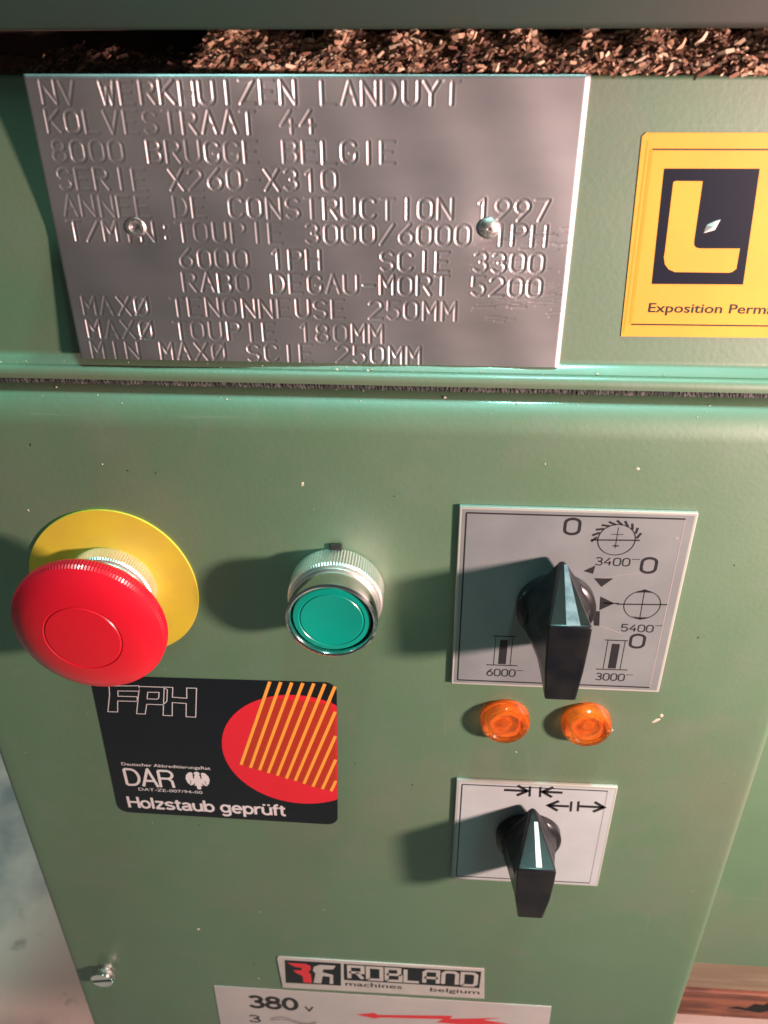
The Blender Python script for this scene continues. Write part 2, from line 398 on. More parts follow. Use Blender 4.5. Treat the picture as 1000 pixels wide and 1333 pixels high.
# ================================================================== THE MACHINE
# --- body: upper panel, outward folded lip, and the box behind; one profile extruded along x
UP = 10.0
body = thing('machine_body', 'green painted machine body behind the control cabinet, with the folded lip under the nameplate', 'machine', (120, 60, -400))
B0 = body['o']
def extrude(name, prof, x0, x1, m, parent, org, closed=False, nx=2, ang=40):
    v, f = [], []
    xs = np.linspace(x0, x1, nx)
    n = len(prof)
    for x in xs:
        for (y, z) in prof: v.append((x, y, z))
    for k in range(nx - 1):
        for i in range(n if closed else n - 1):
            j = (i + 1) % n
            f.append((k * n + i, k * n + j, (k + 1) * n + j, (k + 1) * n + i))
    if closed:
        f.append(tuple(range(n))); f.append(tuple((nx - 1) * n + i for i in range(n))[::-1])
    o = mesh_obj(name, v, f, m, parent, org=org)
    return sharp(o, ang)
def fil(cy, cz, r, a0, a1, n=8):   # angles in (y,z) plane
    return [(cy + r * math.cos(math.radians(a0 + (a1 - a0) * i / n)), cz + r * math.sin(math.radians(a0 + (a1 - a0) * i / n))) for i in range(n + 1)]
upper = [(40, -24)] + fil(UP + 1.2, -24.2, 1.2, 90, 180, 5) + [(UP, -99.0)] + fil(UP - 2.0, -99.0, 2.0, 0, -70, 5)
upper += fil(6.6, -104.9, 2.4, 80, 190, 8) + [(4.4, -106.2), (9.5, -106.4), (9.5, -112), (40, -112)]
extrude('upper_panel', upper, -178, 420, PAINT, body, B0, closed=True)
# lower side panel to the right of the cabinet, hollow edge at the bottom
lower = fil(12.2, -113.8, 1.2, 90, 180, 4) + fil(12.5, -406.5, 2.0, 180, 270, 5) + [(40, -408.5), (40, -113)]
lower = [(y if y > 10.9 else 10.9, z) for y, z in lower]
extrude('side_panel', lower, -170, 420, PAINT, body, B0, closed=True)
box('machine_core', -165, 418, 40.2, 300, -400, -24.5, PAINT, body, B0)
box('plinth', -60, 400, 120, 290, -999.9, -400.2, VOID, body, B0)
box('slot_back', -178, 420, 40.4, 44, -24.3, -2, VOID, body, B0)
# foam seal strip lying in the joint
seal = thing('seal_strip', 'dark grey fibrous sealing strip in the joint along the top of the control cabinet', 'seal', (0, 8, -107))
pts = []
nx = 700; prof = [(9.3, -106.5), (6.4, -106.45), (5.7, -107.4), (6.2, -108.5), (9.3, -108.7)]
v, f = [], []
for k in range(nx):
    x = -176 + 300 * k / (nx - 1)
    for i, (y, z) in enumerate(prof):
        j = .2 if i in (1, 2, 3) else 0
        v.append((x, y + random.uniform(-j, j), z + random.uniform(-j, j) * .6))
for k in range(nx - 1):
    for i in range(4): f.append((k * 5 + i, k * 5 + i + 1, k * 5 + 6 + i, k * 5 + 5 + i))
mesh_obj('seal_fibre', v, f, RUBBER, seal, org=seal['o'])

# --- rail above the slot
rail = thing('table_rail', 'dark grey-green table rail running along the top above the sawdust', 'rail', (100, 40, 0))
rp = [(60, -12.7), (9, -12.7)] + fil(8.6, -10.9, 1.8, 270, 180, 5)[0:] + [(6.8, -2.6), (8.4, -1.6), (8.4, 34)] + [(60, 34)]
extrude('rail_body', rp, -178, 420, BEAM, rail, rail['o'], closed=True)
box('lower_lip', -178, 420, 30, 60, -14.0, -12.8, VOID, rail, rail['o'])
box('rail_bracket', 60, 260, 44.5, 60, -24.2, -14.8, VOID, rail, rail['o'])

# --- control cabinet
cab = thing('control_cabinet', 'green painted control cabinet with rounded top edge carrying the buttons and switches', 'control cabinet', (-25, 40, -300))
c0 = cab['o']
XL, XR, ZT, ZB, RAD = -174.8, 127.4, -108.6, -560.0, 12.0
# front shell: rounded top and softly rounded right/left edges
xs = [(XL + 2.2 - 2.2 * math.cos(math.radians(a)), 2.2 - 2.2 * math.sin(math.radians(a))) for a in range(0, 91, 18)]
xr = [(XR - 3.4 + 3.4 * math.sin(math.radians(a)), 3.4 - 3.4 * math.cos(math.radians(a))) for a in range(0, 91, 15)]
cols = xs + [(x, 0.0) for x in np.linspace(XL + 6, XR - 7, 12)] + xr
rows = [(32, ZT)] + [(RAD - RAD * math.sin(math.radians(a)), ZT - RAD + RAD * math.cos(math.radians(a))) for a in range(0, 91, 6)] + [(0, z) for z in np.linspace(ZT - RAD - 8, ZB, 8)]
v, f = [], []
for (y, z) in rows:
    for (x, dy) in cols: v.append((x, max(y, 0) + dy * (1 - .0), z - (dy * .4 if y > 0 else 0)))
nc = len(cols)
for r in range(len(rows) - 1):
    for k in range(nc - 1): f.append((r * nc + k, r * nc + k + 1, (r + 1) * nc + k + 1, (r + 1) * nc + k))
sharp(mesh_obj('cover', v, f, PAINT, cab, org=c0), 60)
v = []
box('left_wall', XL, XL + 1.5, 2.3, 39, ZB, ZT - 3, PAINT, cab, c0)
box('right_wall', XR - 1.5, XR, 3.5, 10.6, ZB, ZT - 3, PAINT, cab, c0)
box('bottom_wall', XL + 1.6, XR - 1.6, 1, 39, ZB, ZB + 1.5, PAINT, cab, c0)

# --- little worn-off spots and crumbs on the paint
def specks(name, label, lst, m, y):
    v, f = [], []
    for (x, z, r) in lst:
        b = len(v); n = 6
        st = random.uniform(.5, 1.5); an = random.uniform(0, PI)
        yy = y
        for h, q in ((0, 1.0), (.14, .6)):
            for i in range(n):
                a = 2 * PI * i / n; rr = r * q * random.uniform(.7, 1.2)
                dx, dz = rr * math.cos(a) * st, rr * math.sin(a) / st
                v.append((x + dx * math.cos(an) - dz * math.sin(an), yy - h, z + dx * math.sin(an) + dz * math.cos(an)))
        for i in range(n): f.append((b + i, b + (i + 1) % n, b + n + (i + 1) % n, b + n + i))
        f.append(tuple(b + n + i for i in range(n)))
    o = mesh_obj(name, v, f, m, None, org=(lst[0][0], y, lst[0][1]))
    o['label'] = label; o['category'] = 'dust'; o['kind'] = 'stuff'
    return o
sp = [(-144.5, -151.5, .45), (-134.5, -151.8, .45), (-106, -133.5, .35), (-42, -138.7, .7), (-105.7, -386, .9), (84.8, -236, 1.3), (86, -233.5, .8), (100, -124.5, .6), (62, -130, .6),
      (33.8, -129.2, .35), (-96.6, -287, .3), (-80, -425, .3), (34.5, -256, .4)]
for _ in range(26): sp.append((random.uniform(-170, 120), random.uniform(-440, -122), abs(random.gauss(0, .1)) + .07))
specks('paint_specks', 'pale crumbs and tiny paint chips scattered over the green cabinet front', sp, SPECK, -.03)
sd = [(-145, -137, .5), (-98, -135.5, .35), (-89, -136, .3), (-128, -127, .35)] + [(random.uniform(-170, 120), random.uniform(-440, -122), abs(random.gauss(0, .15)) + .08) for _ in range(40)]
specks('dark_specks', 'tiny dark dirt specks scattered over the green cabinet front', sd, SPECKD, -.03)
sp2 = []
for _ in range(130):
    sp2.append((random.uniform(-150, 100), 0, abs(random.gauss(0, .22)) + .1))
v, f = [], []
for (x, _, r) in sp2:   # crumbs lying along the lip and the rounded top edge
    on = random.random()
    if on < .75: yy, zz = random.uniform(6.5, 9.6), None
    else: yy, zz = random.uniform(1.5, 9), None
    if on < .75: zz = -101.2 - (9.6 - yy) * .42
    else:
        t = RAD - yy; zz = ZT - RAD + math.sqrt(max(RAD * RAD - t * t, 0))
    b = len(v)
    for dx, dy, dz in ((-1, 0, 0), (1, .3, 0), (0, -.6, .1), (0, .1, .9)): v.append((x + dx * r * random.uniform(.6, 1.8), yy + dy * r, zz + dz * r))
    f += [(b, b + 1, b + 3), (b + 1, b + 2, b + 3), (b + 2, b, b + 3), (b, b + 2, b + 1)]
o = mesh_obj('sawdust_crumbs', v, f, SPECK, None, org=(0, 8, -103)); o['label'] = 'fine pale sawdust crumbs along the lip below the nameplate'; o['category'] = 'sawdust'; o['kind'] = 'stuff'

# ================================================================== NAMEPLATE
plate = thing('nameplate', 'brushed steel nameplate stamped with the maker address and machine data, top left corner bent up', 'nameplate', (-37, 10, -62))
p0 = plate['o']
K = 245 / 235.0
PX0, PX1, PZ0, PZ1 = -105.8 * K, 34.9 * K, -97.6 * K, -21.9 * K
st = 0.21
nxp = int((PX1 - PX0) / st) + 1; nzp = int((PZ1 - PZ0) / st) + 1
gx = np.linspace(PX0, PX1, nxp); gz = np.linspace(PZ0, PZ1, nzp)
GX, GZ = np.meshgrid(gx, gz)
dep = np.zeros_like(GX)
lines = [(-22.9, 'NV WERKHUIZEN LANDUYT'), (-29.7, 'KOLVESTRAAT 44'), (-36.8, '8000 BRUGGE BELGIE'), (-43.6, 'SERIE X260-X310'),
         (-50.6, 'ANNEE DE CONSTRUCTION 1997'), (-57.2, 'T/MIN:TOUPIE 3000/6000 1PH'), (-64.4, '      6000 1PH   SCIE 3300'),
         (-71.0, '      RABO DEGAU-MORT 5200'), (-78.2, 'MAX# TENONNEUSE 250MM'), (-85.2, 'MAX# TOUPIE 180MM'), (-91.6, 'MIN MAX# SCIE 250MM')]
pitches = [5.09, 5.06, 5.06, 5.05, 5.05, 5.04, 5.04, 5.04, 5.14, 5.16, 5.18]
hw = 0.58
for li, (zt, s) in enumerate(lines):
    zt = zt - .5
    for ci, ch in enumerate(s):
        if ch == ' ': continue
        cx = (-102.0 + ci * pitches[li]) * K; zb = (zt - 5.2) * K
        sx, sz = 3.5 / 4 * K, 5.2 / 6 * K
        jx, jz = random.uniform(-.15, .15), random.uniform(-.15, .15)
        cd = random.uniform(.5, 1.15)
        for stk in G[ch]:
            for a, b in zip(stk[:-1], stk[1:]):
                ax, az = cx + jx + a[0] * sx, zb + jz + a[1] * sz; bx_, bz_ = cx + jx + b[0] * sx, zb + jz + b[1] * sz
                dx, dz = bx_ - ax, bz_ - az; L2 = dx * dx + dz * dz + 1e-9
                ver = abs(dz) / math.sqrt(L2)
                D = (.14 + .14 * ver ** 1.5 + (.12 if ch == '-' else 0)) * cd
                if zt < -78: D *= .9
                i0 = max(int((min(ax, bx_) - 1 - PX0) / st), 0); i1 = min(int((max(ax, bx_) + 1 - PX0) / st) + 2, nxp)
                j0 = max(int((min(az, bz_) - 1 - PZ0) / st), 0); j1 = min(int((max(az, bz_) + 1 - PZ0) / st) + 2, nzp)
                if i1 <= i0 or j1 <= j0: continue
                X = GX[j0:j1, i0:i1]; Zq = GZ[j0:j1, i0:i1]
                t = np.clip(((X - ax) * dx + (Zq - az) * dz) / L2, 0, 1)
                d = np.hypot(X - ax - t * dx, Zq - az - t * dz)
                g = D * np.clip(1 - d / hw, 0, 1)
                rim = -.22 * D * np.exp(-((d - hw - .12) / .16) ** 2)
                sub = dep[j0:j1, i0:i1]
                dep[j0:j1, i0:i1] = np.where(g > 0, np.maximum(sub, g), np.where(sub <= 0, np.minimum(sub, rim), sub))
# scratches near the lower right
for _ in range(70):
    ax = random.uniform(8, 33) * K; az = random.uniform(-84, -58) * K; ln = random.uniform(2, 9); an = random.gauss(.12, .12)
    dx, dz = ln * math.cos(an), ln * math.sin(an)
    i0 = max(int((ax - 1 - PX0) / st), 0); i1 = min(int((ax + dx + 1 - PX0) / st) + 2, nxp)
    j0 = max(int((min(az, az + dz) - 1 - PZ0) / st), 0); j1 = min(int((max(az, az + dz) + 1 - PZ0) / st) + 2, nzp)
    if i1 <= i0 or j1 <= j0: continue
    X = GX[j0:j1, i0:i1]; Zq = GZ[j0:j1, i0:i1]; L2 = ln * ln
    t = np.clip(((X - ax) * dx + (Zq - az) * dz) / L2, 0, 1); d = np.hypot(X - ax - t * dx, Zq - az - t * dz)
    dep[j0:j1, i0:i1] += random.uniform(.03, .08) * np.clip(1 - d / .35, 0, 1)
wl = np.clip((-15 - GX) / 85, 0, 1); wl = wl * wl * (3 - 2 * wl)
ztn = np.clip((GZ + 66) / 42, 0, 1); zbn = np.clip((-62 - GZ) / 38, 0, 1)
lift = .9 + wl * (7.6 * ztn ** 1.25 + 3.0 * zbn) + (1 - wl) * (.25 * ztn + .35 * zbn)
wav = .12 * np.sin(GX * .11 + 1.1) * np.cos(GZ * .09) + .08 * np.sin(GX * .27 + GZ * .12)
ed = np.clip(1 - (PX1 - GX) / 1.5, 0, 1) ** 2 * .8 + np.clip(1 - (PZ1 - GZ) / 1.0, 0, 1) ** 2 * .4 + np.clip(1 - (GX - PX0) / .6, 0, 1) ** 2 * .2
dimp = sum(.5 * np.exp(-((GX - rx) ** 2 + (GZ - rz) ** 2) / (2 * 4.2 ** 2)) for rx, rz in ((-87.3, -61.7), (13.3, -61.0)))
Y = UP - .7 - lift - wav + dep + ed + dimp
# keep the corners where perspective puts them
s_ = (235 + Y) / 245.0
VX, VZ = GX * s_, GZ * s_
nv = nxp * nzp
VV = np.stack([VX.ravel(), Y.ravel(), VZ.ravel()], 1)
ii = (np.arange(nzp - 1)[:, None] * nxp + np.arange(nxp - 1)[None, :]).ravel()
quads = np.stack([ii, ii + 1, ii + nxp + 1, ii + nxp], 1)
# skirt for thickness
loop = list(range(nxp)) + [j * nxp + nxp - 1 for j in range(1, nzp)] + [(nzp - 1) * nxp + i for i in range(nxp - 2, -1, -1)] + [j * nxp for j in range(nzp - 2, 0, -1)]
loop = np.array(loop)
sk = VV[loop].copy(); sk[:, 1] += .8
VV = np.vstack([VV, sk]); m_ = len(loop); nxt = np.roll(np.arange(m_), -1)
skq = np.stack([loop, nv + np.arange(m_), nv + nxt, loop[nxt]], 1)
Q = np.vstack([quads, skq]).astype(np.int32)
me = bpy.data.meshes.new('plate_sheet')
me.vertices.add(len(VV)); me.vertices.foreach_set('co', ((VV - np.array(p0)) * MM).astype(np.float32).ravel())
me.loops.add(Q.size); me.loops.foreach_set('vertex_index', Q.ravel())
me.polygons.add(len(Q)); me.polygons.foreach_set('loop_start', (np.arange(len(Q)) * 4).astype(np.int32)); me.polygons.foreach_set('loop_total', np.full(len(Q), 4, np.int32))
me.update(calc_edges=True); me.validate(); me.materials.append(STEEL); me.shade_smooth()
o = bpy.data.objects.new('plate_sheet', me); C.objects.link(o); o.parent = plate
# back of the sheet
bi = [(PX0, PZ0), (PX1, PZ0), (PX1, PZ1), (PX0, PZ1)]
def plate_y(x, z):
    i = min(max(int((x - PX0) / st), 0), nxp - 1); j = min(max(int((z - PZ0) / st), 0), nzp - 1)
    return Y[j, i]
v, f = [], []
for j in range(13):
    for i in range(25):
        x = PX0 + (PX1 - PX0) * i / 24; z = PZ0 + (PZ1 - PZ0) * j / 12; y = plate_y(x, z); s1 = (235 + y) / 245
        v.append((x * s1, y + .78, z * s1))
for j in range(12):
    for i in range(24): f.append((j * 25 + i, (j + 1) * 25 + i, (j + 1) * 25 + i + 1, j * 25 + i + 1))
mesh_obj('back_face', v, f, STEEL, plate, smooth=True, org=p0)
# rivets
for rx, rz, hollow in ((13.0, -60.8, 0), (-86.6, -61.4, 1)):
    y = plate_y(rx, rz) + .1
    if hollow: pr = [(3.1, -.3), (3.1, .2), (2.5, .75), (1.7, .85), (1.1, .55), (.9, .1), (.5, -.9), (0, -1.0)]
    else: pr = [(3.0, -.3), (3.0, .35), (2.6, 1.0), (1.9, 1.5), (1.0, 1.75), (.55, 1.75), (.4, 1.45), (0, 1.4)]
    s1 = (235 + y) / 245
    r = lathe('rivet', pr, rx * s1, rz * s1, RIVET, plate, y, 40, p0)
    r['label'] = 'shiny domed rivet right of the word MIN' if not hollow else 'dull hollow rivet punched through the word MIN'
    if not hollow: r['label'] = 'shiny domed rivet in the right half of the plate'

# ================================================================== YELLOW L STICKER
def stack(y, k): return y - .10 - .06 * k
ls = thing('yellow_sticker', 'yellow sticker with a thick yellow letter L on a dark square', 'sticker', (78, 10, -62))
l0 = ls['o']
def quadp(x0, z0, x1, z1, sh=0): return [(x0 + sh, z0), (x1 + sh, z0), (x1, z1), (x0, z1)]
slab_poly('sticker_sheet', [(53.2, -91.4), (104, -91.0), (101, -36.1), (52.0, -36.3), (51.1, -37.2)], UP, .25, YSTICK, ls, l0)
y1 = UP - .25
q = Flat(y1 - .05)
q.stroke([(102, -40.2), (54.2, -40.3)], .38); q.build('printed_rule', INK, ls, l0)
q = Flat(y1 - .05); q.stroke([(102, -87.5), (55.6, -87.7)], .42); q.build('printed_rule', INK, ls, l0)
q = Flat(y1 - .04)
q.stroke([(54.0, -40.3), (55.4, -87.6)], .9)
q.stroke([(52.7, -38.2), (53.9, -90)], .45)
q.build('left_border', YLINE, ls, l0)
q = Flat(y1 - .06); q.poly([(58.0, -45.0), (82.6, -44.9), (84.8, -75.6), (59.6, -75.8)]); q.build('dark_square', NAVY, ls, l0)
Lp = [(60.9, -48.4), (61.4, -48.1), (68.5, -48.1), (69.1, -63.6), (69.3, -64.8), (70.0, -65.5), (71.2, -65.7), (81.8, -65.6), (82.0, -71.2), (81.0, -72.1), (80.2, -72.3), (65.4, -72.3), (63.6, -71.6), (62.3, -70.2), (61.7, -68.2), (61.7, -66.5)]
slab_poly('letter_l', Lp, y1 - .06, .12, YSTICK, ls, l0)
c = mesh_obj('white_chip', [(73.2 + a, y1 - .5 - h, -59.7 + b) for a, b, h in ((-1.9, -1.9, -.4), (.9, -1.0, -.4), (1.9, 1.8, -.4), (.4, 1.3, -.4), (-1.5, .3, -.4), (0, 0, .5))],
             [(0, 1, 5), (1, 2, 5), (2, 3, 5), (3, 4, 5), (4, 0, 5)], WHITE, ls, org=l0)
text('lettering', 'Exposition Permanente', 59.8, -84.9, 106.5, -81.3, y1 - .05, INK, ls, l0, off=.012)

# ================================================================== EMERGENCY STOP
es = thing('emergency_stop', 'red mushroom emergency stop button on a yellow disc', 'emergency stop', (-110, 0, -180.5))
e0 = es['o']
pts = []
for k in range(96):
    a = 2 * PI * k / 96
    r = 30.1 + .9 * math.cos(2 * (a - math.radians(100))) * .6 + .7 * math.cos(3 * (a - math.radians(70))) * .6
    pts.append((-110.1 + r * math.cos(a), -181.2 + r * math.sin(a)))
slab_poly('yellow_backing_disc', pts, 0, .9, YELLOW, es, e0, .15)
EX, EZ = -110.3, -180.6
lathe('knurled_collar', [(0, .9), (15.0, .9), (15.6, 1.4), (15.6, 6.8), (14.9, 7.5), (13.6, 7.7), (13.2, 8.2)], EX, EZ, KNURL, es, 0, 216, e0, knurl=(2, 3), amp=.32)
lathe('chrome_sleeve', [(13.4, 7.6), (13.9, 8.2), (13.9, 12.6), (13.3, 13.4), (11.5, 13.6), (10, 13.6)], EX, EZ, CHROME, es, 0, 96, e0)
h = lathe('red_head', [(0, 13), (10.8, 13.2), (11.5, 17.5), (22.5, 19.6), (24.6, 20.6), (25.35, 22), (25.35, 24.6), (24.7, 25.9), (24.0, 26.3), (22, 27.5), (19, 28.7), (15.5, 29.5), (12.9, 29.85), (12.6, 29.6), (12.35, 29.6), (12.05, 29.95), (8, 30.2), (4, 30.3), (0, 30.35)], EX - .3, EZ, RED, es, 0, 300, e0, knurl=(5, 6, 7), amp=.16)

# ================================================================== GREEN PUSH BUTTON
gb = thing('green_push_button', 'round teal green push button in a chrome knurled bezel', 'push button', (-32, 0, -179))
g0 = gb['o']; gx_, gz_ = -32.0, -179.0
lathe('knurled_collar', [(0, 0), (15.3, 0), (16.1, .6), (16.1, 8.2), (15.4, 9.0), (14.3, 9.2), (14.2, 9.6)], gx_, gz_, KNURL, gb, 0, 200, g0, knurl=(2, 3), amp=.32)
lathe('bezel', [(14.2, 9.2), (14.5, 10), (14.9, 15.5), (15.15, 17.8), (15.0, 18.8), (14.3, 19.3), (13.7, 19.0), (13.35, 18.2), (13.3, 13)], gx_, gz_, CHROME, gb, 0, 128, g0)
lathe('black_gap', [(13.35, 15.5), (12.6, 15.3), (0, 15.2)], gx_, gz_, BLACKM, gb, 0, 64, g0)
lathe('green_cap', [(12.75, 15.2), (12.75, 17.6), (12.4, 18.1), (10.9, 18.2), (10.65, 17.95), (10.35, 17.95), (10.1, 18.2), (7, 17.9), (3.5, 17.7), (0, 17.65)], gx_, gz_, GREENCAP, gb, 0, 96, g0)
box('locating_tab', gx_ - 2.2, gx_ + 2.2, -1.3, -.02, gz_ + 14, gz_ + 18.0, BLACKM, gb, g0, .5)

# ================================================================== ROTARY SWITCHES
def plate_sw(t, o0, x0, x1, z0, z1, th, face=None):
    slab_poly('dial_plate', [(x0, z0), (x1, z0), (x1, z1), (x0, z1)], 0, th, SWRIM, t, o0, .35)
    q = Flat(-th - .05)
    i = 1.0
    q.poly([(x0 + i, z0 + i), (x1 - i, z0 + i), (x1 - i, z1 - i), (x0 + i, z1 - i)])
    q.build('dial_face', face or SWPL, t, o0)
    q = Flat(-th - .10); i = 2.3
    q.stroke([(x0 + i, z0 + i), (x1 - i * 1.6, z0 + i)], .55); q.stroke([(x0 + i, z1 - i), (x1 - i * 1.6, z1 - i)], .55)
    q.stroke([(x0 + i, z0 + i), (x0 + i, z1 - i)], .5)
    q.build('black_border', INK, t, o0)
    q = Flat(-th - .09); q.stroke([(x1 - i * 1.6, z0 + i), (x1 - i * 1.6, z1 - i)], .35)
    q.build('faint_border', GREYINK, t, o0)

def knob(t, o0, cx, cz, th, line_m, H=32.0, rot=0.0, wd=1.0):
    lathe('round_base', [(0, th), (12.6, th), (13.2, th + .6), (13.2, th + 3.6), (12.4, th + 4.6), (11.2, th + 5.2), (10.6, th + 8), (0, th + 8)], cx, cz, BLACK, t, 0, 96, o0)
    # lofted lever: pointed at the plate, a narrow bar at the front
    c, s = math.cos(rot), math.sin(rot)
    secs = []
    base = [(-.7, 20.3), (.7, 20.3), (11.6, 4), (11.2, -7), (5.4, -15.5), (-5.4, -15.5), (-11.2, -7), (-11.6, 4)]
    top = [(-6.7 * wd, 15.2), (6.7 * wd, 15.2), (6.5 * wd, 8), (5.9 * wd, -3), (4.9, -15), (-4.9, -15), (-5.9 * wd, -3), (-6.5 * wd, 8)]
    v = []
    hs = [th + 3.2, th + 6, th + 12, th + 18, th + 25, H - .4]
    for h in hs:
        k = (h - hs[0]) / (hs[-1] - hs[0]); kk = k ** .85
        for (a, b) in zip(base, top):
            x = a[0] + (b[0] - a[0]) * (k if abs(a[0]) < 1 else kk ** .8); z = a[1] + (b[1] - a[1]) * k
            v.append((cx + x * c - z * s, -h, cz + x * s + z * c))
    n = 8; f = []
    for r in range(len(hs) - 1):
        for i in range(n): f.append((r * n + i, r * n + (i + 1) % n, (r + 1) * n + (i + 1) % n, (r + 1) * n + i))
    f.append(tuple(range(n))); f.append(tuple((len(hs) - 1) * n + i for i in range(n))[::-1])
    o = mesh_obj('lever', v, f, BLACK, t, org=o0)
    bevel(o, .8, 3, 28)
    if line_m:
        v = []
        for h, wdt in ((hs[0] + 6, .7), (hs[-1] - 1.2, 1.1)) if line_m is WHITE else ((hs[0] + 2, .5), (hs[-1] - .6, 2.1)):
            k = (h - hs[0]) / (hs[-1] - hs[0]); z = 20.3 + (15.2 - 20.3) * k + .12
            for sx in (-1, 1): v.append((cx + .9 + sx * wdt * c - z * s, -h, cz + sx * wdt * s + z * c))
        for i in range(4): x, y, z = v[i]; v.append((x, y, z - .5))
        mesh_obj('pointer_or_highlight', v, [(0, 1, 3, 2), (0, 4, 5, 1), (2, 3, 7, 6), (0, 2, 6, 4), (1, 5, 7, 3), (4, 6, 7, 5)], line_m, t, org=o0)  # white: real pointer; pale blue: highlight painted on the top facet

def figs(q, s, x0, z0, x1, z1, wd):
    n = len(s); cw = (x1 - x0) / (n - .25); lw = cw * .75
    for i, ch in enumerate(s):
        for stk in G[ch]:
            q.stroke([(x0 + i * cw + p[0] / 4 * lw, z0 + p[1] / 6 * (z1 - z0)) for p in stk], wd)

s1 = thing('speed_selector_switch', 'large rotary switch with black lever on a pale dial plate showing four speeds', 'rotary switch', (45.5, 0, -182.5))
o1 = s1['o']; T = 1.6
plate_sw(s1, o1, 8.2, 82.7, -220.6, -144.4, T)
yk = -T - .12
q = Flat(yk)
for (x, z, rx, rz) in ((44.3, -150.7, 2.4, 2.7), (70.5, -164.9, 2.4, 2.9), (71.6, -197.0, 2.4, 2.9)):   # the zeros
    q = Flat(yk); q.stroke([(x - 2.3 + p[0] / 4 * 4.6, z - 2.9 + p[1] / 6 * 5.8) for p in O_], .95); q.build('zero_mark', INK, s1, o1)
q = Flat(yk)   # saw blade with teeth
q.ring(58.8, -155.3, 5.9, .32); q.stroke([(50.8, -155.6), (66.2, -155.2)], .5)
q.stroke([(58.8, -150.5), (58.8, -158.5)], .2); q.stroke([(56.9, -153.2), (60.6, -153.2)], .25); q.stroke([(58.0, -157.6), (59.8, -157.6)], .5)
for k in range(10):
    a = math.radians(8 + 164 * k / 9)
    ax, az = 58.8 + 6.3 * math.cos(a), -155.3 + 5.8 * math.sin(a)
    bx_, bz_ = 58.8 + 8.0 * math.cos(a + .26), -155.3 + 7.4 * math.sin(a + .26)
    q.stroke([(ax, az), (bx_, bz_)], .75)
figs(q, '3400', 53.2, -165.4, 64.2, -162.4, .42); q.stroke([(64.8, -162.7), (67.4, -162.6)], .25)
q.build('blade_symbol', INK, s1, o1)
q = Flat(yk)   # cutter block
q.ring(70.8, -181.2, 6.0, .28); q.stroke([(62.4, -181.2), (79.0, -180.7)], .5); q.stroke([(70.7, -175.4), (70.9, -186.8)], .25)
q.poly([(67.6, -176.2), (70.8, -174.6), (74.0, -176.0), (70.8, -175.9)]); q.poly([(68.0, -186.2), (71.0, -187.6), (74.0, -186.3), (71.0, -186.5)])
figs(q, '5400', 65.4, -192.8, 76.0, -189.8, .42); q.stroke([(76.6, -189.9), (79, -189.8)], .25)
q.build('cutter_symbol', INK, s1, o1)
for x, nm in ((25.9, '6000'), (64.5, '3000')):
    q = Flat(yk)
    q.poly([(x - 1.3, -198.6), (x + 1.4, -198.6), (x + 1.4, -209.9), (x - 1.3, -209.9)])
    q.stroke([(x - 3.9, -197), (x + 3.9, -197)], .4); q.stroke([(x - 5.4, -210.5), (x + 5.6, -210.4)], .4)
    q.stroke([(x - 2.9, -197), (x - 2.9, -210.3)], .22); q.stroke([(x + 3.0, -197), (x + 3.0, -210.3)], .22)
    figs(q, nm, x - 5.0, -215.6, x + 5.0, -212.4, .42); q.stroke([(x + 5.5, -212.7), (x + 7.8, -212.6)], .25)
    q.build('spindle_symbol', INK, s1, o1)
q = Flat(yk)   # arrow rays round the knob
q.poly([(53.6, -170.8), (59.8, -170.6), (56.4, -174.2)])
q.poly([(56.6, -178.2), (61.6, -180.9), (57.0, -184.0)])
q.poly([(49.8, -168.0), (53.4, -165.6), (53.0, -169.0)])
q.stroke([(58.0, -180.9), (63.0, -180.9)], .5)
q.poly([(54.8, -184.5), (57.2, -184.5), (57.8, -190.8), (56.0, -190.8)])
q.build('position_arrows', INK, s1, o1)
q = Flat(yk + .01)
q.stroke([(55, -171), (70, -167.2)], .25); q.stroke([(52, -166.5), (58.6, -163.0)], .25); q.stroke([(56, -190), (66, -194)], .25)
q.stroke([(77.0, -153.9), (78.0, -153.9)], .9)
q.build('faint_rays', GREYINK, s1, o1)
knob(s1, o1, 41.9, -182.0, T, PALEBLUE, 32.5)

s2 = thing('direction_switch', 'small rotary switch with black lever and white pointer on a pale plate with arrow symbols', 'rotary switch', (44, 0, -303))
o2 = s2['o']
plate_sw(s2, o2, 12.2, 75.2, -334.7, -271.6, T, SWPL2)
q = Flat(yk)
def arrow(x0, x1, z, wd=1.35):
    d = 1 if x1 > x0 else -1
    q.stroke([(x0, z), (x1, z)], wd)
    q.stroke([(x1 - d * 4.0, z + 2.9), (x1, z), (x1 - d * 4.0, z - 2.9)], wd)
arrow(31.2, 40.4, -276.0); q.stroke([(41.2, -273.2), (41.5, -279.2)], .9)
arrow(54.2, 46.3, -276.0); q.stroke([(45.3, -273.2), (45.6, -279.2)], .9)
q.build('closing_arrows', INK, s2, o2)
q = Flat(yk)
arrow(57.6, 49.3, -283.9); q.stroke([(58.2, -280.9), (58.5, -286.9)], .9)
arrow(61.6, 71.3, -283.5); q.stroke([(61.0, -280.6), (61.3, -286.6)], .9)
q.build('opening_arrows', INK, s2, o2)
knob(s2, o2, 42.7, -302.0, T, WHITE, 30.0, 0.0, 1.12)

